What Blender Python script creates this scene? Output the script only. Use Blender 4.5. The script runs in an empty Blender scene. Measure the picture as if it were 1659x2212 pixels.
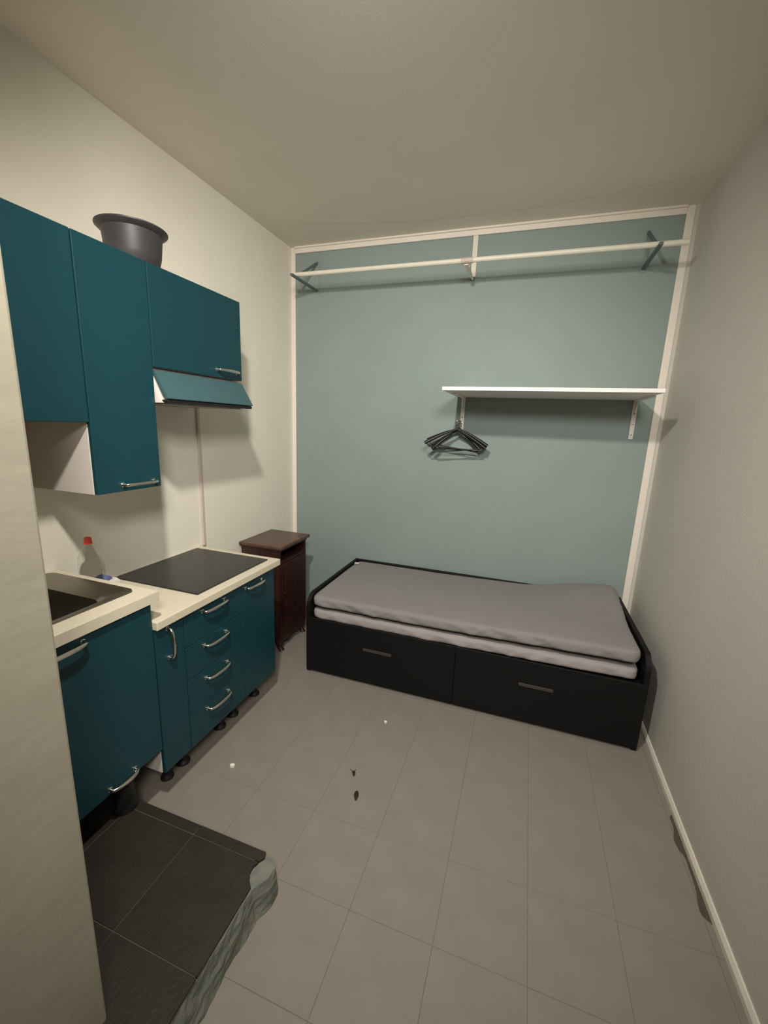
import bpy, bmesh, math, random
from mathutils import Vector, Matrix, noise

random.seed(7)
S = bpy.context.scene
COL = S.collection

# ------------------------------------------------------------------ camera
IMG_W, IMG_H, FOCAL = 1659.0, 2212.0, 898.546
yaw, pitch, roll = -0.321757886, -0.208622905, 0.0392275885
fw = Vector((math.sin(yaw)*math.cos(pitch), math.cos(yaw)*math.cos(pitch), math.sin(pitch)))
rt0 = Vector((math.cos(yaw), -math.sin(yaw), 0))
up0 = rt0.cross(fw)
rt = rt0*math.cos(roll) + up0*math.sin(roll)
up = -rt0*math.sin(roll) + up0*math.cos(roll)
cam_d = bpy.data.cameras.new('camera')
cam_d.sensor_fit = 'HORIZONTAL'
cam_d.sensor_width = 36.0
cam_d.lens = FOCAL/IMG_W*36.0
cam_d.clip_start = 0.02
cam = bpy.data.objects.new('camera', cam_d)
M = Matrix((rt, up, -fw)).transposed().to_4x4()
M.translation = Vector((0, 0, 1.71815))
cam.matrix_world = M
COL.objects.link(cam)
S.camera = cam

# ------------------------------------------------------------------ world, lamp, exposure
w = bpy.data.worlds.new('world'); S.world = w
w.use_nodes = True
w.node_tree.nodes['Background'].inputs[0].default_value = (0.9, 0.92, 1.0, 1)
w.node_tree.nodes['Background'].inputs[1].default_value = 0.02
LAMP = (-0.50, 0.42, 2.93)
ld = bpy.data.lights.new('ceiling_lamp_light', 'SPOT')    # lamp on the ceiling turned towards the far end
ld.shadow_soft_size = 0.06
ld.spot_size = math.radians(128); ld.spot_blend = 1.0
ld.energy = 215.0
ld.color = (1.0, 0.955, 0.87)
lo = bpy.data.objects.new('ceiling_lamp_light', ld)
lo.location = LAMP
lo.rotation_euler = (Vector((-1.05, 3.23, 0.20))-Vector(LAMP)).to_track_quat('-Z', 'Y').to_euler()
COL.objects.link(lo)
hd_ = bpy.data.lights.new('added_fill_light', 'SPOT')       # soft fill added behind the viewer to lift the shadows, no known lamp
hd_.shadow_soft_size = 0.25
hd_.spot_size = math.radians(98); hd_.spot_blend = 1.0
hd_.energy = 240.0
hd_.color = (1.0, 0.955, 0.88)
ho = bpy.data.objects.new('added_fill_light', hd_)
ho.location = (0.40, -0.60, 2.68)
ho.rotation_euler = (Vector((-1.15, 3.23, 0.80))-Vector(ho.location)).to_track_quat('-Z', 'Y').to_euler()
COL.objects.link(ho)
S.view_settings.view_transform = 'Standard'
S.view_settings.look = 'None'
S.view_settings.gamma = 1.0
S.view_settings.use_curve_mapping = False
S.view_settings.exposure = 0.0

# ------------------------------------------------------------------ materials
def lin(c):
    return tuple(((v/255)/12.92 if v/255 <= 0.04045 else ((v/255+0.055)/1.055)**2.4) for v in c)
MATS = {}
def mat(name, rgb, rough=0.6, metal=0.0, var=0.0, scale=6.0, bump=0.0, bscale=80.0, rgb2=None, spec=0.5, stretch=None, coat=0.0):
    m = bpy.data.materials.new(name); m.use_nodes = True
    nt = m.node_tree; b = nt.nodes['Principled BSDF']
    c = lin(rgb)
    b.inputs['Base Color'].default_value = (*c, 1)
    b.inputs['Roughness'].default_value = rough
    b.inputs['Metallic'].default_value = metal
    b.inputs['Specular IOR Level'].default_value = spec
    b.inputs['Coat Weight'].default_value = coat
    tc = nt.nodes.new('ShaderNodeTexCoord')
    mp = nt.nodes.new('ShaderNodeMapping')
    if stretch: mp.inputs['Scale'].default_value = stretch
    nt.links.new(tc.outputs['Object'], mp.inputs['Vector'])
    if var > 0 or rgb2:
        n = nt.nodes.new('ShaderNodeTexNoise')
        n.inputs['Scale'].default_value = scale; n.inputs['Detail'].default_value = 5
        nt.links.new(mp.outputs[0], n.inputs['Vector'])
        r = nt.nodes.new('ShaderNodeValToRGB')
        r.color_ramp.elements[0].position = 0.3; r.color_ramp.elements[1].position = 0.7
        c2 = lin(rgb2) if rgb2 else tuple(min(1, v*(1+var)) for v in c)
        c1 = c if rgb2 else tuple(v*(1-var) for v in c)
        r.color_ramp.elements[0].color = (*c1, 1); r.color_ramp.elements[1].color = (*c2, 1)
        nt.links.new(n.outputs['Fac'], r.inputs[0])
        nt.links.new(r.outputs[0], b.inputs['Base Color'])
    if bump > 0:
        n2 = nt.nodes.new('ShaderNodeTexNoise')
        n2.inputs['Scale'].default_value = bscale; n2.inputs['Detail'].default_value = 4
        nt.links.new(mp.outputs[0], n2.inputs['Vector'])
        bp = nt.nodes.new('ShaderNodeBump')
        bp.inputs['Strength'].default_value = bump; bp.inputs['Distance'].default_value = 0.01
        nt.links.new(n2.outputs['Fac'], bp.inputs['Height'])
        nt.links.new(bp.outputs[0], b.inputs['Normal'])
    MATS[name] = m
    return m

mat('wall_white', (231, 225, 210), 0.75, var=0.03, scale=2.5, bump=0.12, bscale=120)
mat('wall_right', (203, 199, 189), 0.7, var=0.03, scale=2, bump=0.12, bscale=100)
mat('plaster', (156, 150, 133), 0.8, var=0.05, scale=5, bump=0.10, bscale=14, stretch=(1, 1.0, 2.2))
mat('wall_blue', (138, 151, 148), 0.65, var=0.035, scale=2.2, bump=0.08, bscale=90)
mat('ceiling', (230, 223, 209), 0.8, var=0.02, scale=2.5, bump=0.03, bscale=120)
mat('trim_white', (236, 226, 214), 0.5, var=0.02, scale=8)
mat('base_white', (226, 218, 204), 0.5, var=0.04, scale=14)
mat('tile', (134, 127, 118), 0.5, var=0.05, scale=7, bump=0.04, bscale=150)
mat('grout', (116, 110, 101), 0.9, var=0.1, scale=30)
mat('teal', (15, 59, 68), 0.42, var=0.03, scale=14, spec=0.4)
mat('teal_flap', (60, 91, 95), 0.4, var=0.03, scale=10)
mat('carcass', (222, 212, 204), 0.55, var=0.02, scale=8)
mat('worktop', (210, 201, 178), 0.5, var=0.03, scale=40)
mat('hob_glass', (30, 30, 29), 0.34, var=0.1, scale=60, spec=0.6)
mat('steel', (150, 145, 135), 0.3, 1.0, var=0.05, scale=30)
mat('chrome', (225, 222, 215), 0.16, 1.0)
mat('black_plastic', (16, 16, 16), 0.55, var=0.1, scale=20)
mat('bed_black', (10, 9, 9), 0.6, spec=0.3, var=0.1, scale=10, stretch=(1, 6, 6))
mat('bed_handle', (84, 80, 76), 0.4, 0.6)
mat('mattress_cloth', (133, 129, 128), 0.9, var=0.03, scale=9, bump=0.12, bscale=300)
mat('mattress_cloth_low', (156, 148, 146), 0.9, var=0.04, scale=9, bump=0.15, bscale=300)
mat('wood', (60, 29, 26), 0.42, rgb2=(38, 19, 18), scale=5, stretch=(4, 14, 1))
mat('wood_top', (94, 68, 56), 0.35, rgb2=(72, 50, 42), scale=5, stretch=(3, 16, 1))
mat('bowl_grey', (56, 54, 56), 0.5, var=0.05, scale=20)
mat('rod_white', (226, 220, 204), 0.4, var=0.02, scale=20)
mat('bracket_blue', (86, 104, 104), 0.55, var=0.05, scale=20)
mat('shelf_white', (238, 233, 226), 0.45, var=0.015, scale=12)
mat('hanger_black', (14, 14, 15), 0.42)
mat('red_cap', (196, 62, 52), 0.45)
mat('pack_blue', (74, 88, 140), 0.6, rgb2=(110, 120, 160), scale=40)
mat('pack_white', (214, 208, 204), 0.6, var=0.05, scale=40)
mat('slate_tile', (43, 37, 31), 0.5, var=0.16, scale=9, bump=0.15, bscale=60)
mat('joint', (84, 76, 68), 0.9, var=0.1, scale=30)
mat('concrete', (100, 108, 101), 0.95, rgb2=(126, 124, 112), scale=26, bump=0.5, bscale=35)
mat('conduit', (200, 186, 172), 0.5, var=0.05, scale=9)
mat('dry_leaf', (70, 58, 46), 0.8, var=0.2, scale=90)
mat('paper', (232, 228, 214), 0.7, var=0.04, scale=60)
mat('dirt', (124, 115, 100), 0.8, rgb2=(108, 100, 86), scale=30)
g = bpy.data.materials.new('clear_plastic'); g.use_nodes = True
gb = g.node_tree.nodes['Principled BSDF']
gb.inputs['Base Color'].default_value = (0.97, 0.97, 0.97, 1); gb.inputs['Roughness'].default_value = 0.08
gb.inputs['Transmission Weight'].default_value = 1.0; gb.inputs['IOR'].default_value = 1.12
MATS['clear_plastic'] = g

# plaster crack in the ceiling (a hairline with its own path in room coordinates)
def add_crack(m):
    nt = m.node_tree; b = nt.nodes['Principled BSDF']
    src = b.inputs['Base Color'].links[0].from_socket
    tc = nt.nodes.new('ShaderNodeTexCoord'); sp = nt.nodes.new('ShaderNodeSeparateXYZ')
    nt.links.new(tc.outputs['Object'], sp.inputs[0])
    def math_(op, a, bb):
        n = nt.nodes.new('ShaderNodeMath'); n.operation = op
        for i, v in enumerate((a, bb)):
            if v is None: continue
            if isinstance(v, (int, float)): n.inputs[i].default_value = v
            else: nt.links.new(v, n.inputs[i])
        return n.outputs[0]
    no = nt.nodes.new('ShaderNodeTexNoise'); no.inputs['Scale'].default_value = 5; no.inputs['Detail'].default_value = 6
    nt.links.new(tc.outputs['Object'], no.inputs['Vector'])
    wob = math_('MULTIPLY', math_('SUBTRACT', no.outputs['Fac'], 0.5), 0.06)
    x = math_('ADD', sp.outputs['X'], 0.45)
    curve = math_('ADD', math_('MULTIPLY', math_('MULTIPLY', x, x), -0.12), 3.045)
    d = math_('ABSOLUTE', math_('ADD', math_('SUBTRACT', sp.outputs['Y'], curve), wob), None)
    wd = math_('MULTIPLY', no.outputs['Fac'], 0.006)
    inl = math_('LESS_THAN', d, wd)
    inx = math_('GREATER_THAN', sp.outputs['X'], -1.66)
    fac = math_('MULTIPLY', math_('MULTIPLY', inl, inx), 0.22)
    mx = nt.nodes.new('ShaderNodeMix'); mx.data_type = 'RGBA'
    nt.links.new(fac, mx.inputs['Factor']); nt.links.new(src, mx.inputs['A'])
    mx.inputs['B'].default_value = (*lin((96, 86, 72)), 1)
    nt.links.new(mx.outputs['Result'], b.inputs['Base Color'])
add_crack(MATS['ceiling'])

# ------------------------------------------------------------------ mesh helpers
ORG = {}
def link(o, origin, parent=None):
    COL.objects.link(o)
    origin = Vector(origin)
    if parent is not None:
        o.parent = parent
        o.location = origin - ORG[parent.name]
    else:
        o.location = origin
    ORG[o.name] = origin
    return o
def tag(o, label=None, cat=None, group=None, kind=None):
    if label: o['label'] = label
    if cat: o['category'] = cat
    if group: o['group'] = group
    if kind: o['kind'] = kind
    return o
def thing(name, loc, label, cat, group=None):
    o = bpy.data.objects.new(name, None); o.empty_display_size = 0.05
    link(o, loc); tag(o, label, cat, group)
    return o
def obj(name, bm, m, parent=None, origin=None, smooth=False):
    """bm in room coordinates -> one mesh object; origin defaults to the base centre"""
    bmesh.ops.recalc_face_normals(bm, faces=bm.faces[:])
    if origin is None:
        xs = [v.co for v in bm.verts]
        origin = Vector(((min(v.x for v in xs)+max(v.x for v in xs))/2, (min(v.y for v in xs)+max(v.y for v in xs))/2, min(v.z for v in xs)))
    origin = Vector(origin)
    bmesh.ops.translate(bm, verts=bm.verts[:], vec=-origin)
    me = bpy.data.meshes.new(name); bm.to_mesh(me); bm.free()
    me.materials.append(MATS[m] if isinstance(m, str) else m)
    if smooth:
        for p in me.polygons: p.use_smooth = True
        me.set_sharp_from_angle(angle=math.radians(40)) if hasattr(me, 'set_sharp_from_angle') else None
    return link(bpy.data.objects.new(name, me), origin, parent)
def box(x0, x1, y0, y1, z0, z1, bev=0.0, bm=None, seg=2):
    b = bmesh.new()
    r = bmesh.ops.create_cube(b, size=1.0)
    for v in b.verts:
        v.co = Vector((x0 if v.co.x < 0 else x1, y0 if v.co.y < 0 else y1, z0 if v.co.z < 0 else z1))
    if bev > 0:
        bmesh.ops.bevel(b, geom=b.edges[:], offset=bev, segments=seg, affect='EDGES', profile=0.5)
    return merge(bm, b)
def merge(bm, b):
    if bm is None: return b
    me = bpy.data.meshes.new('tmp'); b.to_mesh(me); b.free()
    bm.from_mesh(me); bpy.data.meshes.remove(me)
    return bm
def prism(poly, axis, a0, a1, bm=None, bev=0.0):
    """poly: list of 2D points in the two other axes (in xyz order)"""
    b = bmesh.new()
    def P(p, a):
        q = list(p); q.insert(axis, a); return Vector(q)
    f0 = b.faces.new([b.verts.new(P(p, a0)) for p in poly])
    e = bmesh.ops.extrude_face_region(b, geom=[f0])
    d = Vector((0, 0, 0)); d[axis] = a1-a0
    bmesh.ops.translate(b, verts=[v for v in e['geom'] if isinstance(v, bmesh.types.BMVert)], vec=d)
    if bev > 0:
        bmesh.ops.bevel(b, geom=b.edges[:], offset=bev, segments=2, affect='EDGES')
    return merge(bm, b)
def tube(pts, rad, seg=10, bm=None, closed=False):
    b = bmesh.new(); rings = []
    pts = [Vector(p) for p in pts]; n = len(pts)
    rads = rad if isinstance(rad, (list, tuple)) else [rad]*n
    ref = None
    for i, p in enumerate(pts):
        if closed: t = pts[(i+1) % n]-pts[i-1]
        else: t = pts[min(i+1, n-1)]-pts[max(i-1, 0)]
        t.normalize()
        if ref is None:
            ref = Vector((0, 0, 1)) if abs(t.z) < 0.9 else Vector((1, 0, 0))
        a = (ref - t*ref.dot(t)).normalized(); ref = a
        c = t.cross(a)
        rings.append([b.verts.new(p + (a*math.cos(2*math.pi*k/seg)+c*math.sin(2*math.pi*k/seg))*rads[i]) for k in range(seg)])
    for i in range(n if closed else n-1):
        A, B = rings[i], rings[(i+1) % n]
        for k in range(seg): b.faces.new((A[k], A[(k+1) % seg], B[(k+1) % seg], B[k]))
    if not closed:
        b.faces.new(rings[0]); b.faces.new(rings[-1])
    return merge(bm, b)
def lathe(prof, center, seg=40, bm=None, close=False):
    b = bmesh.new(); rings = []
    cx, cy, cz = center
    for r, z in prof:
        if r < 1e-5: rings.append([b.verts.new((cx, cy, cz+z))])
        else: rings.append([b.verts.new((cx+r*math.cos(2*math.pi*k/seg), cy+r*math.sin(2*math.pi*k/seg), cz+z)) for k in range(seg)])
    pairs = list(zip(rings, rings[1:]))
    if close: pairs.append((rings[-1], rings[0]))
    for A, B in pairs:
        for k in range(seg):
            k2 = (k+1) % seg
            if len(A) == 1 and len(B) == 1: continue
            if len(A) == 1: b.faces.new((A[0], B[k2], B[k]))
            elif len(B) == 1: b.faces.new((A[k], A[k2], B[0]))
            else: b.faces.new((A[k], A[k2], B[k2], B[k]))
    return merge(bm, b)

# ------------------------------------------------------------------ room shell
XL, XR, YB, YF, ZC = -1.94, 0.822, 3.23, -1.30, 3.06
PX, PY = -0.905, 0.545         # corner of the wall at the near left
tag(obj('wall_left', box(XL-0.12, XL, PY, YB+0.12, -0.05, ZC+0.06), 'wall_white'), 'off-white painted wall behind the teal kitchen units', None, kind='structure')
tag(obj('wall_back', box(XL, XR, YB, YB+0.12, -0.05, ZC+0.06), 'wall_blue'), 'grey-blue painted end wall behind the bed', None, kind='structure')
tag(obj('wall_right', box(XR, XR+0.12, YF-0.12, YB+0.12, -0.05, ZC+0.06), 'wall_right'), 'bare pale grey wall along the right side', None, kind='structure')
tag(obj('wall_near_left', box(XL-0.12, PX, YF-0.12, PY, -0.05, ZC+0.06, 0.006), 'plaster'), 'roughly plastered cream wall end at the near left', None, kind='structure')
tag(obj('wall_front', box(PX, XR, YF-0.12, YF, -0.05, ZC+0.06), 'wall_right'), 'plain wall behind the viewer', None, kind='structure')
tag(obj('ceiling', box(XL, XR, YF, YB, ZC, ZC+0.06), 'ceiling', origin=(0, 0, ZC)), 'plain beige ceiling with a hairline crack', None, kind='structure')
MATS['ceiling'].node_tree  # object space origin = room origin in x, y
floor = tag(obj('floor', box(XL, XR, YF, YB, -0.05, -0.0012), 'grout', origin=(0, 0, -0.05)), 'worn grey square vinyl tile floor', None, kind='structure')
# raised platform footprint
PLX, PLY, PLZ = -0.742, 1.066, 0.14
T = 0.305; gap = 0.0008
def tile_bm(x0, x1, y0, y1, z0, z1, b=0.0006):
    bm = box(x0, x1, y0, y1, z0, z1)
    top = [e for e in bm.edges if all(abs(v.co.z-z1) < 1e-6 for v in e.verts)]
    bmesh.ops.bevel(bm, geom=top, offset=b, segments=1, affect='EDGES')
    return bm
full = None
x = -0.74 - T*5
while x < XR:
    y = 1.393 - T*10
    while y < YB:
        x0, x1, y0, y1 = max(x, XL), min(x+T, XR), max(y, YF), min(y+T, YB)
        cx_, cy_ = (x0+x1)/2, (y0+y1)/2
        inwall = x1 <= PX+0.001 and y1 <= PY+0.001
        underplat = x1 <= PLX+0.03 and y1 <= PLY
        if x1-x0 > 0.012 and y1-y0 > 0.012 and not inwall and not underplat:
            isfull = abs(x1-x0-T) < 1e-6 and abs(y1-y0-T) < 1e-6
            if isfull and full is not None:
                o = bpy.data.objects.new('tile', full.data)
                link(o, (cx_, cy_, -0.0011), floor)
            else:
                o = obj('tile', tile_bm(x0+gap, x1-gap, y0+gap, y1-gap, -0.0011, 0.0), 'tile', floor)
                if isfull and full is None: full = o
            # a hair of unevenness between tiles
            o.location.z += random.uniform(-0.0002, 0.0002)
        y += T
    x += T

# trims round the blue wall
tag(obj('trim_1', box(XL, XL+0.038, YB-0.012, YB, 0.0, ZC, 0.003), 'trim_white'), 'narrow white strip up the left edge of the blue wall', None, kind='structure')
bm = box(XL+0.038, XR-0.064, YB-0.014, YB, ZC-0.046, ZC, 0.003)
box(XL+0.038, XR-0.064, YB-0.030, YB, ZC-0.014, ZC, 0.004, bm)
tag(obj('trim_2', bm, 'trim_white'), 'white strip along the top of the blue wall', None, kind='structure')
tag(obj('trim_4', box(XR-0.020, XR, YB-0.013, YB, 0.0, ZC), 'wall_right'), 'plastered fillet in the right back corner', None, kind='structure')
bm = box(XR-0.064, XR-0.020, YB-0.014, YB, 0.0, ZC, 0.004)
tag(obj('trim_3', bm, 'trim_white'), 'white strip up the right edge of the blue wall', None, kind='structure')
bm = prism([(XR, 0), (XR-0.014, 0), (XR-0.014, 0.022), (XR-0.006, 0.036), (XR, 0.036)], 1, YF, YB-0.013)
tag(obj('baseboard_right', bm, 'base_white'), 'thin white quarter-round skirting at the foot of the right wall', None, kind='structure')
# cable duct on the left wall
tag(obj('cable_duct', box(XL, XL+0.014, 2.098, 2.120, 0.897, 1.80, 0.003), 'conduit'), 'thin vertical cable duct on the white wall between hood and hob', 'cable duct')

# ------------------------------------------------------------------ raised black-tiled platform
plat = thing('raised_platform', (-1.3, 0.8, 0), 'low raised platform with black tiles and a broken concrete edge', 'platform')
NY, NZ = 110, 9
ylo = PY-0.9; zt = PLZ-0.012
def edge_x(y, k):   # roughly broken side face
    t = k/NZ
    corner = 0.034*max(0, min(1, (y-0.945)/0.05))*(1-0.8*max(0, (y-1.035)/0.03))
    n = noise.noise(Vector((y*8, t*2.2, 1.3)))*0.008 + noise.noise(Vector((y*37, t*7, 4.3)))*0.0055
    return PLX + 0.002 + 0.012*(1-t) + corner*(0.75+0.25*t) + n
ylist = [ylo + (PLY-0.006-ylo)*i/NY for i in range(NY+1)]
bm = bmesh.new()
grid = [[bm.verts.new((edge_x(y, k), y, zt*k/NZ)) for k in range(NZ+1)] for y in ylist]
for i in range(NY):
    for k in range(NZ): bm.faces.new((grid[i][k], grid[i+1][k], grid[i+1][k+1], grid[i][k+1]))
inn = [bm.verts.new((PLX-0.06, y, zt+ (0.006*noise.noise(Vector((y*30, 7, 2))) if y > 0.93 else 0))) for y in ylist]
far = [bm.verts.new((PX+0.002, y, zt)) for y in ylist]
fab = [bm.verts.new((PX+0.002, y, 0)) for y in ylist]
for i in range(NY):
    bm.faces.new((grid[i][NZ], grid[i+1][NZ], inn[i+1], inn[i]))
    bm.faces.new((inn[i], inn[i+1], far[i+1], far[i]))
    bm.faces.new((far[i], far[i+1], fab[i+1], fab[i]))
    bm.faces.new((fab[i], fab[i+1], grid[i+1][0], grid[i][0]))
for i in (0, NY):
    bm.faces.new([grid[i][k] for k in range(NZ+1)] + [inn[i], far[i], fab[i]])
box(XL+0.001, PX+0.002, PY+0.001, PLY-0.006, 0, zt, 0, bm)
obj('concrete_base', bm, 'concrete', plat, smooth=False)
jb = box(XL+0.001, PLX-0.045, PY+0.001, PLY-0.012, PLZ-0.0125, PLZ-0.0025)
box(PX+0.001, PLX-0.006, ylo, 0.93, PLZ-0.0124, PLZ-0.0026, 0, jb)
box(PX+0.001, PLX-0.045, ylo, PY+0.001, PLZ-0.0125, PLZ-0.0025, 0, jb)
obj('tile_bed', jb, 'joint', plat)
xs = [XL, -1.715, -1.39, -1.065, PLX]
ys = [-0.345, 0.02, 0.355, 0.69, 1.025, PLY]
for i in range(4):
    for j in range(5):
        x0, x1, y0, y1 = xs[i]+0.0018, xs[i+1]-0.0018, ys[j]+0.0018, ys[j+1]-0.0018
        if y1 < PY and x1 < PX: continue
        if y1 < PY: x0 = max(x0, PX+0.002)
        elif x1 < PX+0.002: y0 = max(y0, PY+0.002)
        if i == 3 and j == 3:      # the tile bitten at the broken corner
            poly = [(x0, y0), (x1, y0), (x1-0.002, 0.945), (x1-0.020, 0.962), (x1-0.034, 0.985), (x1-0.036, 1.005), (x1-0.028, y1), (x0, y1)]
            bm = prism(poly, 2, PLZ-0.011, PLZ)
        elif i == 3 and j == 4:
            poly = [(x0, y0), (x1-0.028, y0), (x1-0.016, y0+0.02), (x1-0.022, y1), (x0, y1)]
            bm = prism(poly, 2, PLZ-0.011, PLZ)
        elif x0 < PX < x1 and y0 < PY < y1:      # notched round the wall corner
            bm = prism([(PX+0.002, y0), (x1, y0), (x1, y1), (x0, y1), (x0, PY+0.002), (PX+0.002, PY+0.002)], 2, PLZ-0.011, PLZ)
        else:
            bm = tile_bm(x0, x1, y0, y1, PLZ-0.011, PLZ, 0.001)
        obj('tile', bm, 'slate_tile', plat)

# ------------------------------------------------------------------ kitchen
def handle(parent, c, axis, length=0.15, out=0.034, label=None):
    """chrome bow handle on a front facing +x, c = centre on the front"""
    c = Vector(c); a = Vector((0, 1, 0)) if axis == 'y' else Vector((0, 0, 1))
    pts, rads = [], []
    h = length/2
    for s, o_, r_ in ((-1, 0, 0.0085), (-1, 0.006, 0.0075), (-1, 0.018, 0.0068)):
        pts.append(c + a*s*h*0.93 + Vector((o_, 0, 0))); rads.append(r_)
    N = 12
    for k in range(N+1):
        t = -1 + 2*k/N
        pts.append(c + a*t*h*0.90 + Vector((out - 0.011*abs(t)**3.2, 0, 0))); rads.append(0.0066+0.0020*(1-t*t))
    for s, o_, r_ in ((1, 0.018, 0.0068), (1, 0.006, 0.0075), (1, 0, 0.0085)):
        pts.append(c + a*s*h*0.93 + Vector((o_, 0, 0))); rads.append(r_)
    bm = tube(pts, rads, 10)
    for s in (-1, 1):
        bm = tube([c+a*s*h*0.93, c+a*s*h*0.93+Vector((0.004, 0, 0)), c+a*s*h*0.93+Vector((0.007, 0, 0))], [0.0105, 0.0105, 0.007], 12, bm)
    o = obj('handle', bm, 'chrome', parent, origin=c, smooth=True)
    o['label'] = label or 'chrome bow handle'
    return o
def carcass(parent, x0, x1, y0, y1, z0, z1, t=0.016, shelf=True, top=True):
    bm = box(x0, x1, y0, y0+t, z0, z1); box(x0, x1, y1-t, y1, z0, z1, 0, bm)
    box(x0, x1, y0+t, y1-t, z0, z0+t, 0, bm)
    if top: box(x0, x1, y0+t, y1-t, z1-t, z1, 0, bm)
    box(x0, x0+0.006, y0+t, y1-t, z0+t, z1-t, 0, bm)
    if shelf: box(x0+0.006, x1-0.02, y0+t, y1-t, (z0+z1)/2, (z0+z1)/2+t, 0, bm)
    o = obj('body', bm, 'carcass', parent); o['label'] = 'white cabinet carcass'
    return o
def front(parent, name, x, y0, y1, z0, z1, th=0.018):
    return obj(name, box(x-th, x, y0+0.0015, y1-0.0015, z0+0.0015, z1-0.0015, 0.0025), 'teal', parent)
def leg(parent, x, y, z0, z1, foot=0.034):
    bm = lathe([(0, 0), (foot, 0), (foot, 0.008), (0.024, 0.016), (0.018, 0.03), (0.018, z1-z0-0.018), (0.03, z1-z0-0.012), (0.03, z1-z0), (0, z1-z0)], (x, y, z0), 18)
    o = obj('leg', bm, 'black_plastic', parent, smooth=True); o['label'] = 'black plastic leg'
    return o

BX = -1.365    # front plane of the base units
BZ0, BZ1 = 0.165, 0.857
YA, YBb, YC, YD = 1.183, 1.338, 1.742, 2.044
c1 = thing('base_cabinet', (-1.65, (YA+YBb)/2, 0), 'very narrow teal base cabinet with an upright chrome handle', 'cabinet', 'teal base units under the hob worktop')
carcass(c1, XL+0.012, BX-0.02, YA, YBb, BZ0, BZ1)
d = front(c1, 'door', BX, YA, YBb, BZ0, BZ1-0.006); handle(d, (BX, 1.247, 0.768), 'z', 0.145)
leg(c1, -1.49, 1.30, 0, BZ0, 0.03); leg(c1, -1.86, 1.26, 0, BZ0)
c2 = thing('base_cabinet', (-1.65, (YBb+YC)/2, 0), 'teal base cabinet with a stack of four drawers', 'cabinet', 'teal base units under the hob worktop')
carcass(c2, XL+0.012, BX-0.02, YBb, YC, BZ0, BZ1, shelf=False)
zz = [BZ0, 0.345, 0.523, 0.690, BZ1-0.006]
for k in range(4):
    d = front(c2, 'drawer', BX, YBb, YC, zz[k], zz[k+1]); handle(d, (BX, 1.528, (0.308, 0.477, 0.650, 0.825)[k]), 'y', 0.165)
for y_ in (1.40, 1.67): leg(c2, -1.49, y_, 0, BZ0); leg(c2, -1.86, y_, 0, BZ0)
c3 = thing('base_cabinet', (-1.65, (YC+YD)/2, 0), 'teal base cabinet with one plain door nearest the wooden nightstand', 'cabinet', 'teal base units under the hob worktop')
carcass(c3, XL+0.012, BX-0.02, YC, YD, BZ0, BZ1)
d = front(c3, 'door', BX, YC, YD, BZ0, BZ1-0.006); handle(d, (BX, 1.845, 0.82), 'y', 0.158)
for y_ in (1.78, 1.985): leg(c3, -1.49, y_, 0, BZ0); leg(c3, -1.86, y_, 0, BZ0)
WZ = 0.895
wt = tag(obj('worktop', box(XL+0.002, -1.343, 1.181, 2.082, WZ-0.037, WZ, 0.003), 'worktop'), 'cream laminate worktop carrying the black hob', 'worktop')
hb = thing('hob', (-1.66, 1.74, WZ), 'black glass hob set flat in the lower worktop', 'hob')
obj('glass_plate', box(-1.921, -1.396, 1.462, 2.030, WZ+0.0003, WZ+0.007, 0.002), 'hob_glass', hb)
# sink unit on the platform
SZ = 1.025
su = thing('sink_cabinet', (-1.65, 0.88, PLZ), 'teal sink cabinet with one wide door standing on the platform', 'cabinet')
SXF = -1.360
carcass(su, XL+0.012, SXF-0.02, 0.575, 1.176, 0.300, SZ-0.041, shelf=False, top=False)
d = front(su, 'door', SXF, 0.575, 1.176, 0.300, SZ-0.046)
handle(d, (SXF, 0.818, 0.956), 'y', 0.172); handle(d, (SXF, 0.985, 0.326), 'y', 0.115, 0.03)
bm = lathe([(0, 0), (0.048, 0), (0.050, 0.012), (0.046, 0.03), (0.040, 0.06), (0.036, 0.13), (0.042, 0.15), (0.042, 0.16), (0, 0.16)], (-1.412, 1.022, PLZ), 20)
obj('leg', bm, 'black_plastic', su, smooth=True)['label'] = 'stout black plastic leg'
leg(su, -1.415, 0.64, PLZ, 0.300)
leg(su, -1.86, 1.02, PLZ, 0.300); leg(su, -1.86, 0.64, PLZ, 0.300)
# sink worktop with its cut-out: four strips in one slab
bm = bmesh.new()
sx0, sx1, sy0, sy1 = -1.893, -1.445, 0.610, 1.150
o4 = [(XL+0.002, 0.560), (-1.343, 0.560), (-1.343, 1.203), (XL+0.002, 1.203)]
i4 = [(sx0, sy0), (sx1, sy0), (sx1, sy1), (sx0, sy1)]
V = {}
for z in (SZ-0.040, SZ):
    V[z] = ([bm.verts.new((*p, z)) for p in o4], [bm.verts.new((*p, z)) for p in i4])
zl, zh = SZ-0.040, SZ
for k in range(4):
    k2 = (k+1) % 4
    for z in (zl, zh): bm.faces.new((V[z][0][k], V[z][0][k2], V[z][1][k2], V[z][1][k]))
    bm.faces.new((V[zl][0][k], V[zl][0][k2], V[zh][0][k2], V[zh][0][k]))
    bm.faces.new((V[zl][1][k], V[zl][1][k2], V[zh][1][k2], V[zh][1][k]))
tag(obj('worktop', bm, 'worktop'), 'cream laminate worktop with the sink cut into it', 'worktop')
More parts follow.
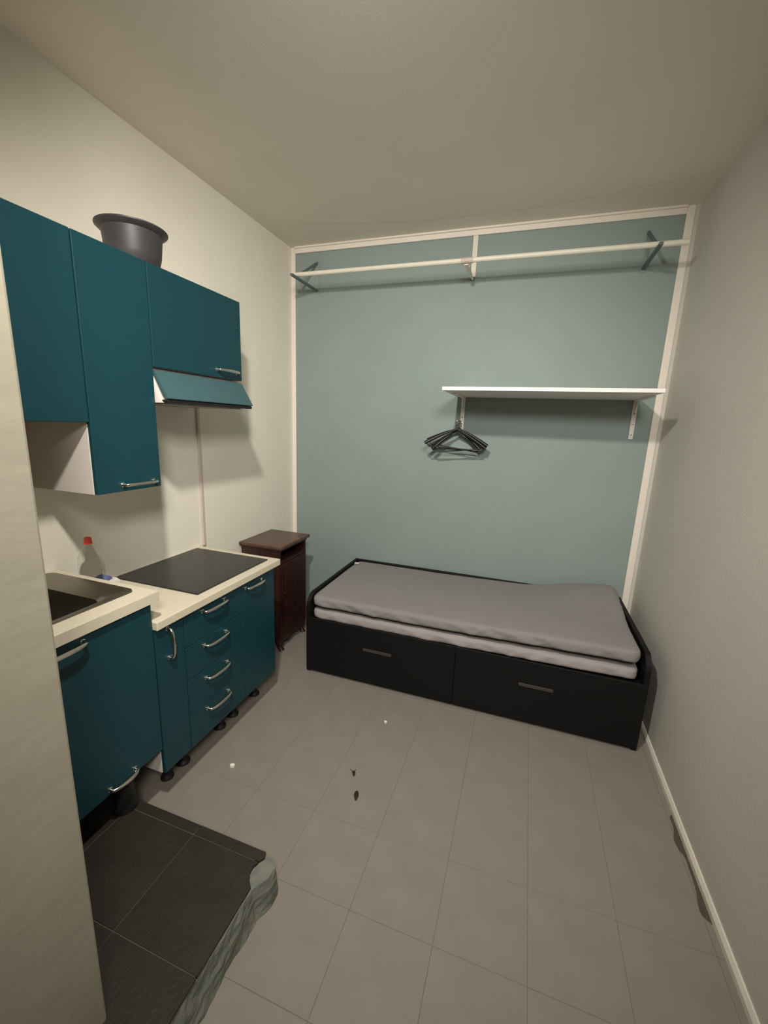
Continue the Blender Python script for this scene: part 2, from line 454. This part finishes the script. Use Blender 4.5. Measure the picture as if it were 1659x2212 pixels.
# steel sink: rim, slope and bowl as one pressed sheet, drain as its part
sk = thing('kitchen_sink', (-1.67, 0.88, SZ), 'stainless steel sink set into the higher worktop', 'sink')
def rrect(x0, x1, y0, y1, r, z, n=6):
    pts = []
    for cx_, cy_, a0 in ((x1-r, y1-r, 0), (x0+r, y1-r, 90), (x0+r, y0+r, 180), (x1-r, y0+r, 270)):
        for k in range(n+1):
            a = math.radians(a0+90*k/n); pts.append((cx_+r*math.cos(a), cy_+r*math.sin(a), z))
    return pts
loops = [rrect(-1.912, -1.425, 0.592, 1.170, 0.03, SZ+0.0005), rrect(-1.910, -1.427, 0.594, 1.168, 0.03, SZ+0.006), rrect(-1.900, -1.437, 0.604, 1.158, 0.03, SZ+0.0065),
         rrect(-1.888, -1.449, 0.616, 1.146, 0.03, SZ+0.001), rrect(-1.870, -1.470, 0.640, 1.090, 0.05, SZ-0.006),
         rrect(-1.862, -1.478, 0.650, 1.075, 0.055, SZ-0.018), rrect(-1.855, -1.485, 0.66, 1.065, 0.05, SZ-0.15), rrect(-1.83, -1.51, 0.69, 1.035, 0.04, SZ-0.165)]
bm = bmesh.new(); R_ = [[bm.verts.new(p) for p in L] for L in loops]
for A, B in zip(R_, R_[1:]):
    for k in range(len(A)): bm.faces.new((A[k], A[(k+1) % len(A)], B[(k+1) % len(A)], B[k]))
bm.faces.new(R_[-1])
obj('basin', bm, 'steel', sk, smooth=True)
obj('drain', lathe([(0, 0.003), (0.02, 0.003), (0.034, 0.005), (0.04, 0.002), (0.04, 0)], (-1.67, 0.86, SZ-0.1648), 24), 'chrome', sk, smooth=True)

# wall units
UX = -1.570
UT = 2.340
u1 = thing('wall_cabinet', (-1.75, 0.86, 1.680), 'shorter plain teal wall cabinet nearest the viewer, beside the tall one', 'cabinet', 'teal wall units')
carcass(u1, XL+0.001, UX-0.02, 0.556, 1.158, 1.682, UT); front(u1, 'door', UX, 0.556, 1.158, 1.680, UT)
u2 = thing('wall_cabinet', (-1.75, 1.31, 1.40), 'tall narrow teal wall cabinet hanging lowest of the three', 'cabinet', 'teal wall units')
carcass(u2, XL+0.001, UX-0.02, 1.160, 1.466, 1.402, UT)
d = front(u2, 'door', UX, 1.160, 1.466, 1.400, UT); handle(d, (UX, 1.348, 1.430), 'y', 0.165)
u3 = thing('wall_cabinet', (-1.75, 1.77, 1.92), 'wide teal wall cabinet mounted above the range hood', 'cabinet', 'teal wall units')
carcass(u3, XL+0.001, UX-0.02, 1.468, 2.070, 1.924, UT, shelf=False)
d = front(u3, 'door', UX, 1.468, 2.070, 1.922, UT); handle(d, (UX, 1.942, 1.962), 'y', 0.165)
hd = thing('range_hood', (-1.75, 1.77, 1.77), 'slim range hood with a tilted grey-teal visor', 'range hood')
o = obj('body', prism([(XL+0.003, 1.772), (-1.535, 1.772), (-1.560, 1.800), (-1.600, 1.920), (XL+0.003, 1.920)], 1, 1.472, 2.066), 'carcass', hd); o['label'] = 'white hood housing'
o = obj('filter_panel', box(-1.90, -1.56, 1.50, 2.04, 1.766, 1.7718, 0.002), 'steel', hd)
ft = Vector((1, 0, 0.42))
o = obj('visor', prism([(-1.576, 1.912), (-1.590, 1.906), (-1.520, 1.786), (-1.502, 1.790)], 1, 1.474, 2.074, bev=0.002), 'teal_flap', hd); o['label'] = 'tilted grey-teal visor'
o = obj('grease_rail', box(-1.545, -1.508, 1.476, 2.070, 1.772, 1.786, 0.003), 'black_plastic', hd)

# basin on the wall units
bw = thing('washing_bowl', (-1.70, 1.53, UT+0.001), 'dark grey plastic bowl standing on top of the wall cabinets', 'bowl')
prof = [(0, 0), (0.072, 0), (0.088, 0.004), (0.100, 0.018), (0.108, 0.05), (0.114, 0.11), (0.117, 0.132), (0.132, 0.140), (0.139, 0.147), (0.139, 0.152), (0.134, 0.153), (0.115, 0.140), (0.111, 0.125), (0.104, 0.05), (0.096, 0.02), (0.084, 0.008), (0, 0.006)]
obj('shell', lathe(prof, (-1.70, 1.53, UT+0.001), 56), 'bowl_grey', bw, smooth=True)

# bottle and packet by the hob
bt = thing('water_bottle', (-1.845, 1.295, WZ), 'clear empty plastic bottle with a red cap behind the sink corner', 'bottle')
pr = [(0, 0.006), (0.030, 0.0), (0.044, 0.006), (0.047, 0.02), (0.047, 0.06), (0.0445, 0.066), (0.047, 0.072), (0.047, 0.10), (0.0445, 0.106), (0.047, 0.112), (0.047, 0.15), (0.044, 0.175), (0.034, 0.205), (0.020, 0.228), (0.0145, 0.24), (0.0145, 0.252)]
pin = [(max(0, r-0.0012), z+ (0.0012 if z < 0.01 else 0)) for r, z in reversed(pr)]
obj('plastic_body', lathe(pr+pin, (-1.845, 1.295, WZ), 36), 'clear_plastic', bt, smooth=True)
bm = lathe([(0, 0.268), (0.012, 0.268), (0.0155, 0.264), (0.0158, 0.248), (0.0145, 0.246), (0.0145, 0.244), (0.0175, 0.242), (0.0175, 0.239), (0.0148, 0.238)], (-1.845, 1.295, WZ), 28)
o = obj('cap', bm, 'red_cap', bt, smooth=True); o['label'] = 'red screw cap'
pk = thing('sponge_packet', (-1.85, 1.385, WZ), 'small crumpled blue and white packet beside the bottle', 'packet')
def pillow(x0, x1, y0, y1, z0, z1, n=8, seed=0, amp=0.004):
    bm = bmesh.new(); r = bmesh.ops.create_cube(bm, size=2.0)
    bmesh.ops.subdivide_edges(bm, edges=bm.edges[:], cuts=n, use_grid_fill=True)
    for v in bm.verts:
        p = v.co.copy()
        q = Vector((p.x*(1-0.10*p.z*p.z), p.y*(1-0.10*p.z*p.z), p.z*(1-0.35*max(abs(p.x), abs(p.y))**4)))
        v.co = Vector((x0+(q.x+1)/2*(x1-x0), y0+(q.y+1)/2*(y1-y0), z0+(q.z+1)/2*(z1-z0)))
        nn = noise.noise_vector(v.co*55+Vector((seed, 0, 0)))
        if v.co.z > z0+0.004: v.co += nn*amp
    return bm
obj('wrapper', pillow(-1.885, -1.815, 1.352, 1.412, WZ+0.0005, WZ+0.042, seed=3), 'pack_white', pk, smooth=True)
obj('blue_print_band', pillow(-1.892, -1.826, 1.338, 1.378, WZ+0.03, WZ+0.062, seed=9), 'pack_blue', pk, smooth=True)

# ------------------------------------------------------------------ nightstand
NX0, NX1, NY0, NY1, NZ1 = -1.925, -1.600, 2.470, 2.850, 0.832
ns = thing('nightstand', (-1.76, 2.66, 0), 'dark reddish-brown wooden nightstand in the corner by the bed', 'nightstand')
obj('top', box(NX0-0.008, NX1+0.026, NY0-0.020, NY1+0.020, NZ1-0.024, NZ1, 0.006), 'wood_top', ns)
bm = box(NX0, NX1-0.002, NY0, NY0+0.018, 0.10, NZ1-0.024)
box(NX0, NX1-0.002, NY1-0.018, NY1, 0.10, NZ1-0.024, 0, bm)
box(NX0, NX0+0.008, NY0+0.018, NY1-0.018, 0.10, NZ1-0.024, 0, bm)
box(NX0, NX1-0.004, NY0+0.018, NY1-0.018, 0.10, 0.118, 0, bm)
box(NX0, NX1-0.004, NY0+0.018, NY1-0.018, 0.690, 0.706, 0, bm)
box(NX0, NX1-0.006, NY0+0.018, NY1-0.018, NZ1-0.034, NZ1-0.024, 0, bm)
obj('case', bm, 'wood', ns)
bm = box(NX0+0.01, NX1+0.006, NY0-0.006, NY1+0.006, NZ1-0.044, NZ1-0.024, 0.005)
obj('cornice', bm, 'wood', ns)
d = obj('door', box(NX1-0.018, NX1, NY0+0.02, NY1-0.02, 0.125, 0.684, 0.003), 'wood', ns)
obj('door_panel', box(NX1, NX1+0.006, NY0+0.07, NY1-0.07, 0.18, 0.63, 0.004), 'wood', d)
obj('knob', lathe([(0, 0), (0.006, 0), (0.006, 0.012), (0.013, 0.016), (0.014, 0.022), (0, 0.027)], (0, 0, 0), 16), 'wood', d, smooth=True)
kn = bpy.data.objects['knob']; kn.rotation_euler = (0, math.pi/2, 0); kn.location = Vector((NX1+0.0, NY0+0.05, 0.46)) - ORG[d.name]
obj('plinth_rail', prism([(NY0+0.05, 0.10), (NY0+0.05, 0.075), (NY0+0.12, 0.055), ((NY0+NY1)/2, 0.078), (NY1-0.12, 0.055), (NY1-0.05, 0.075), (NY1-0.05, 0.10)], 0, NX1-0.02, NX1-0.004), 'wood', ns)
for (lx, ly) in ((NX1-0.03, NY0+0.03), (NX1-0.03, NY1-0.03), (NX0+0.03, NY0+0.03), (NX0+0.03, NY1-0.03)):
    s = 1 if lx > -1.76 else 0
    bm = tube([(lx, ly, 0.10), (lx+0.004*s, ly, 0.07), (lx-0.002*s, ly, 0.035), (lx+0.012*s, ly, 0.010), (lx+0.016*s, ly, 0.0)], [0.030, 0.031, 0.020, 0.021, 0.024], 12)
    for v in bm.verts: v.co.z = max(0, min(0.1, v.co.z))
    obj('leg', bm, 'wood', ns, smooth=True)

# ------------------------------------------------------------------ day bed with two mattresses
BL, BR, BF, BB, BH = -1.309, 0.742, 2.332, 3.205, 0.570
bed = thing('day_bed', ((BL+BR)/2, (BF+BB)/2, 0), 'black day bed with two wide front drawers against the blue wall', 'bed')
sp = [(BF+0.004, 0.02), (BF+0.012, 0.0), (BB, 0.0), (BB, BH), (BF+0.075, BH), (BF+0.055, BH-0.006), (BF+0.010, 0.52), (BF+0.002, 0.49)]
for xa, xb in ((BL, BL+0.028), (BR-0.028, BR)):
    obj('side_panel', prism(sp, 0, xa, xb, bev=0.003), 'bed_black', bed)
obj('back_panel', box(BL+0.028, BR-0.028, BB-0.028, BB, 0.02, BH, 0.004), 'bed_black', bed)
obj('front_rail', box(BL+0.028, BR-0.028, BF+0.012, BF+0.030, 0.340, 0.392, 0.002), 'bed_black', bed)
obj('slat_base', box(BL+0.028, BR-0.028, BF+0.03, BB-0.028, 0.360, 0.392), 'bed_black', bed)
mid = (BL+BR)/2
for xa, xb, hx in ((BL+0.004, mid-0.0007, (-0.886, -0.688)), (mid+0.0007, BR-0.004, (0.093, 0.283))):
    bm = box(xa, xb, BF, BF+0.012, 0.022, 0.412, 0.003)
    d = obj('drawer', bm, 'bed_black', bed)
    h = obj('handle', box(hx[0], hx[1], BF-0.006, BF, 0.252, 0.272, 0.002), 'bed_handle', d); h['label'] = 'grey metal pull strip'
def mattress(x0, x1, y0, y1, z0, z1, r, lift, seed, wr, nx=110, ny=46, nz=8):
    bm = bmesh.new(); vd = {}
    def vert(i, j, k):
        key = (i, j, k)
        if key not in vd:
            p = Vector((x0+(x1-x0)*i/nx, y0+(y1-y0)*j/ny, z0+(z1-z0)*k/nz))
            rc = r*2.1
            q = p.copy()
            # round the plan corners, then the horizontal edges
            ix, iy = min(max(p.x, x0+rc), x1-rc), min(max(p.y, y0+rc), y1-rc)
            dx, dy = p.x-ix, p.y-iy
            if dx and dy:
                m_ = max(abs(dx), abs(dy)); L = math.hypot(dx, dy)
                q.x, q.y = ix+dx/L*m_, iy+dy/L*m_
            ex = min(p.x-x0, x1-p.x, p.y-y0, y1-p.y)
            ez = min(p.z-z0, z1-p.z)
            if ex < r and ez < r:
                a, b_ = (r-ex), (r-ez)
                m_ = max(a, b_); L = math.hypot(a, b_)
                na, nb = a/L*m_, b_/L*m_
                # move inward along the side normal and in z
                nin = Vector((0, 0, 0))
                if min(p.x-x0, x1-p.x) <= min(p.y-y0, y1-p.y): nin.x = 1 if p.x-x0 < x1-p.x else -1
                else: nin.y = 1 if p.y-y0 < y1-p.y else -1
                q += nin*(a-na)
                q.z += (b_-nb)*(1 if p.z-z0 < z1-p.z else -1)
            u_, v_ = i/nx, j/ny
            lz = lift(u_, v_)
            q.z += lz
            side = 1.0 if (j == 0 or i == nx or i == 0) else (0.35 if j < 3 else 0.12)
            n = noise.noise(Vector((q.x*9+q.z*22, q.y*9, seed)))*wr + noise.noise(Vector((q.x*28-q.z*45, q.y*24, seed+3)))*wr*0.5
            if j == 0: q.y += n*side
            elif i in (0, nx): q.x += n*side*0.4
            else: q.z += n*side*0.6
            vd[key] = bm.verts.new(q)
        return vd[key]
    for i in range(nx):
        for j in range(ny):
            bm.faces.new([vert(i, j, nz), vert(i+1, j, nz), vert(i+1, j+1, nz), vert(i, j+1, nz)])
            bm.faces.new([vert(i, j, 0), vert(i, j+1, 0), vert(i+1, j+1, 0), vert(i+1, j, 0)])
    for i in range(nx):
        for k in range(nz):
            bm.faces.new([vert(i, 0, k), vert(i+1, 0, k), vert(i+1, 0, k+1), vert(i, 0, k+1)])
            bm.faces.new([vert(i, ny, k), vert(i, ny, k+1), vert(i+1, ny, k+1), vert(i+1, ny, k)])
    for j in range(ny):
        for k in range(nz):
            bm.faces.new([vert(0, j, k), vert(0, j, k+1), vert(0, j+1, k+1), vert(0, j+1, k)])
            bm.faces.new([vert(nx, j, k), vert(nx, j+1, k), vert(nx, j+1, k+1), vert(nx, j, k+1)])
    return bm
def sst(a, b, t):
    t = max(0, min(1, (t-a)/(b-a))); return t*t*(3-2*t)
up_lift = lambda u_, v_: 0.006 + 0.022*sst(0.3, 1, u_) + 0.075*sst(0.66, 0.97, u_)*sst(0.35, 1.0, v_) + 0.012*math.sin(math.pi*v_)*0.3
lo_lift = lambda u_, v_: 0.010*sst(0.4, 1, u_)*(1-v_) + 0.003
tag(obj('mattress', mattress(BL+0.032, BR-0.046, BF+0.021, BB-0.034, 0.3945, 0.464, 0.024, lo_lift, 2.0, 0.008), 'mattress_cloth_low', smooth=True), 'lower thin mattress in a pale mauve-grey cover, mostly hidden in the bed', 'mattress', 'mattresses on the day bed')
tag(obj('mattress', mattress(BL+0.036, BR-0.050, BF+0.006, BB-0.036, 0.4865, 0.560, 0.026, up_lift, 7.0, 0.009), 'mattress_cloth', smooth=True), 'upper thin mattress in a plain grey sheet on the day bed', 'mattress', 'mattresses on the day bed')
bm = box(-1.258, -1.222, 3.045, 3.075, 0.5765, 0.5785, 0.0006)
tag(obj('care_label', bm, 'paper'), 'small white tag lying on the far left corner of the mattress', 'tag')

# ------------------------------------------------------------------ wall shelf with brackets and hangers
sh = thing('wall_shelf', (0.06, 2.92, 1.93), 'wide white shelf board mounted on the blue wall', 'shelf')
SX0, SX1, SYF = -0.530, 0.657, 2.620
obj('board', box(SX0, SX1, SYF, YB-0.001, 1.934, 1.956, 0.002), 'shelf_white', sh)
for bx_, zb in ((-0.484, 1.690), (0.662-0.012, 1.680)):
    bm = box(bx_-0.014, bx_+0.014, YB-0.008, YB-0.0005, zb, 1.934, 0.002)
    box(bx_-0.014, bx_+0.014, YB-0.42, YB-0.008, 1.926, 1.934, 0.002, bm)
    prism([(YB-0.008, 1.85), (YB-0.008, 1.926), (YB-0.12, 1.926), (YB-0.06, 1.905)], 0, bx_-0.002, bx_+0.002, bm)
    br = obj('bracket', bm, 'shelf_white', sh); br['label'] = 'white angle bracket'
    for zq in (zb+0.03, zb+0.10, zb+0.17):
        s_ = obj('screw', lathe([(0, 0), (0.006, 0), (0.005, 0.003), (0, 0.004)], (0, 0, 0), 10), 'steel', br, smooth=True)
        s_.rotation_euler = (math.pi/2, 0, 0); s_.location = Vector((bx_, YB-0.008, zq))-ORG[br.name]
# peg the hangers hook on
HX, HZ = -0.492, 1.752
pg = tag(obj('hanging_peg', tube([(HX, YB-0.008, HZ-0.004), (HX, YB-0.05, HZ-0.004), (HX, YB-0.16, HZ), (HX, YB-0.18, HZ+0.008)], [0.005, 0.005, 0.005, 0.005], 10), 'shelf_white', smooth=True), 'small white peg on the left shelf bracket holding the hangers', 'peg')
def hanger(y, rz, tilt, label, wdt=0.41, drop=0.115):
    t = thing('clothes_hanger', (HX, y, HZ+0.0072), label, 'hanger', 'black clothes hangers under the shelf')
    h = wdt/2
    # origin at the top of the peg, hook wraps over it
    o = ORG[t.name]
    hk = [(0.0, 0.0075)]
    pts = []
    for k in range(13):
        a = math.radians(200 - 230*k/12)
        pts.append(Vector((0.017*math.cos(a), 0, -0.015+0.017*math.sin(a))))
    pts += [Vector((0.006, 0, -0.036)), Vector((0, 0, -0.048)), Vector((0, 0, -0.066))]
    hb_ = tube([o+p for p in pts], 0.0022, 8)
    hob_ = obj('hook', hb_, 'steel', t, origin=o, smooth=True)
    sh_ = []
    N = 18
    for k in range(N+1):
        u_ = -1+2*k/N
        z = -0.062 - drop*abs(u_)**1.25 + (0.006 if abs(u_) < 0.1 else 0)
        sh_.append(o+Vector((u_*h, -0.02*(abs(u_)**2), z)))
    rr = [0.0065+0.0060*min(1, abs(-1+2*k/N)*1.2) + (0.004 if k == N//2 else 0) for k in range(N+1)]
    a_ = tube(sh_, rr, 10)
    obj('shoulder_bar', a_, 'hanger_black', t, origin=o, smooth=True)
    bar = tube([sh_[0]+Vector((0.02, 0, -0.004)), sh_[0]+Vector((0.03, 0, -0.018)), o+Vector((0, -0.018, -0.062-drop-0.02)), sh_[-1]+Vector((-0.03, 0, -0.018)), sh_[-1]+Vector((-0.02, 0, -0.004))], 0.0045, 8)
    obj('trouser_bar', bar, 'hanger_black', t, origin=o, smooth=True)
    t.rotation_euler = (0, tilt, rz)
    return t
hanger(YB-0.152, math.radians(12), math.radians(3), 'foremost black plastic hanger in the bunch under the shelf', 0.44)
hanger(YB-0.120, math.radians(5), math.radians(-6), 'black plastic hanger second from the front in the bunch', 0.40, 0.13)
hanger(YB-0.088, math.radians(-3), math.radians(8), 'black plastic hanger third from the front in the bunch', 0.41)
hanger(YB-0.056, math.radians(-10), math.radians(-2), 'rearmost black plastic hanger, closest to the blue wall', 0.42, 0.125)

# ------------------------------------------------------------------ clothes rail on three wall brackets
RY, RZ = 2.925, 2.756
def rail_bracket(bx_, m, label):
    t = thing('rail_bracket', (bx_, YB, 2.74), label, 'bracket', 'brackets carrying the clothes rail')
    obj('arm', box(bx_-0.010, bx_+0.010, RY-0.085, YB, 2.724, 2.740, 0.002), m, t)
    bm = bmesh.new()
    A, B = Vector((bx_, YB-0.002, 2.935)), Vector((bx_, RY-0.005, 2.744))
    tube([A, A.lerp(B, 0.5), B], 0.0105, 8, bm)
    obj('brace', bm, m, t, smooth=True)
    obj('wall_plate', box(bx_-0.014, bx_+0.014, YB-0.005, YB, 2.71, 2.96, 0.002), 'wall_blue', t)
    return t
rail_bracket(-1.711, 'bracket_blue', 'blue-grey painted rail bracket in the left corner of the blue wall')
rail_bracket(0.574, 'bracket_blue', 'blue-grey painted rail bracket in the right corner of the blue wall')
mb = thing('rail_bracket', (-0.483, YB, 2.74), 'white rail bracket in the middle of the clothes rail', 'bracket', 'brackets carrying the clothes rail')
obj('wall_strip', box(-0.500, -0.466, YB-0.010, YB, 2.752, ZC-0.046, 0.002), 'rod_white', mb)
obj('arm', prism([(-0.497, RY+0.03), (-0.469, RY+0.03), (-0.479, YB), (-0.487, YB)], 2, 2.728, 2.742, bev=0.002), 'rod_white', mb)
obj('rail_clip', tube([(-0.52, RY, RZ), (-0.445, RY, RZ)], 0.0175, 16), 'conduit', mb, smooth=True)
obj('foot_screw', tube([(-0.483, YB, 2.738), (-0.483, YB-0.014, 2.738)], 0.011, 12), 'bracket_blue', mb, smooth=True)
obj('strap', box(-0.495, -0.471, RY-0.022, RY+0.034, 2.722, 2.729, 0.001), 'rod_white', mb)
tag(obj('clothes_rail', tube([(-1.735, RY, RZ), (-0.5, RY, RZ), (0.722, RY, RZ)], 0.0150, 18), 'rod_white', smooth=True), 'long white clothes rail spanning the blue wall below the ceiling', 'rail')

# ------------------------------------------------------------------ litter on the floor
def chip(name, x, y, s, h, m, label, cat, rz=0.0, seed=0):
    rnd = random.Random(seed); pts = []
    n = 7
    for k in range(n):
        a = 2*math.pi*k/n+rz; r = s*(0.75+0.4*rnd.random())
        pts.append((x+r*math.cos(a), y+r*math.sin(a)*0.8))
    bm = prism(pts, 2, 0.0004, h)
    for v in bm.verts:
        if v.co.z > h*0.6: v.co.x += rnd.uniform(-0.2, 0.2)*s; v.co.z += rnd.uniform(0, 0.3)*h
    return tag(obj(name, bm, m), label, cat)
o = chip('plaster_chip', -1.238, 1.462, 0.013, 0.010, 'paper', 'small white chip on the floor beside the drawer unit', 'chip', 0.4, 3)
o = chip('plaster_crumb', -0.621, 2.047, 0.009, 0.007, 'paper', 'tiny white crumb on the floor in front of the bed', 'crumb', 0, 5)
def leaf(name, x, y, L, wd, rz, label, stalk):
    bm = bmesh.new(); n = 10
    top, bot = [], []
    for k in range(n+1):
        t = k/n; ww = wd*math.sin(math.pi*(0.06+0.9*t))**0.8
        z = 0.002 + 0.006*math.sin(math.pi*t)
        row = []
        for s in (-1, 0, 1):
            row.append(bm.verts.new((L*(t-0.5), s*ww, z + (0.004*abs(s)))))
        top.append(row)
    for k in range(n):
        for s in (0, 1): bm.faces.new((top[k][s], top[k+1][s], top[k+1][s+1], top[k][s+1]))
    bmesh.ops.solidify(bm, geom=bm.faces[:], thickness=0.001)
    if stalk:
        tube([(L*0.4, 0, 0.004), (L*0.7, wd*1.2, 0.003), (L*1.0, wd*2.0, 0.002)], 0.0016, 6, bm)
        tube([(L*0.5, 0, 0.004), (L*0.8, -wd*1.5, 0.003)], 0.0016, 6, bm)
    bmesh.ops.rotate(bm, verts=bm.verts[:], cent=(0, 0, 0), matrix=Matrix.Rotation(rz, 3, 'Z'))
    zmin = min(v.co.z for v in bm.verts)
    bmesh.ops.translate(bm, verts=bm.verts[:], vec=(x, y, 0.0004-zmin))
    return tag(obj(name, bm, 'dry_leaf'), label, 'leaf')
leaf('dry_leaf', -0.652, 1.640, 0.030, 0.008, math.radians(115), 'forked brown dry leaf scrap on the floor, farther from the viewer', True)
leaf('dry_leaf', -0.592, 1.530, 0.052, 0.011, math.radians(105), 'longer brown dry leaf on the floor, nearer the viewer', False)
# dirt patch where the floor edge is worn at the right wall
bm = bmesh.new(); rnd = random.Random(4); A = []; B = []
for k in range(26):
    y_ = 1.50+0.46*k/25
    wd = 0.010+0.016*max(0, math.sin(k*0.42+0.6))+0.005*rnd.random()
    if k in (0, 25): wd = 0.003
    A.append(bm.verts.new((XR-0.0145, y_, 0.0009))); B.append(bm.verts.new((XR-0.0145-wd, y_, 0.0006)))
for k in range(25): bm.faces.new((A[k], A[k+1], B[k+1], B[k]))
bmesh.ops.solidify(bm, geom=bm.faces[:], thickness=0.0004)
tag(obj('worn_floor_patch', bm, 'dirt', floor), None, None)
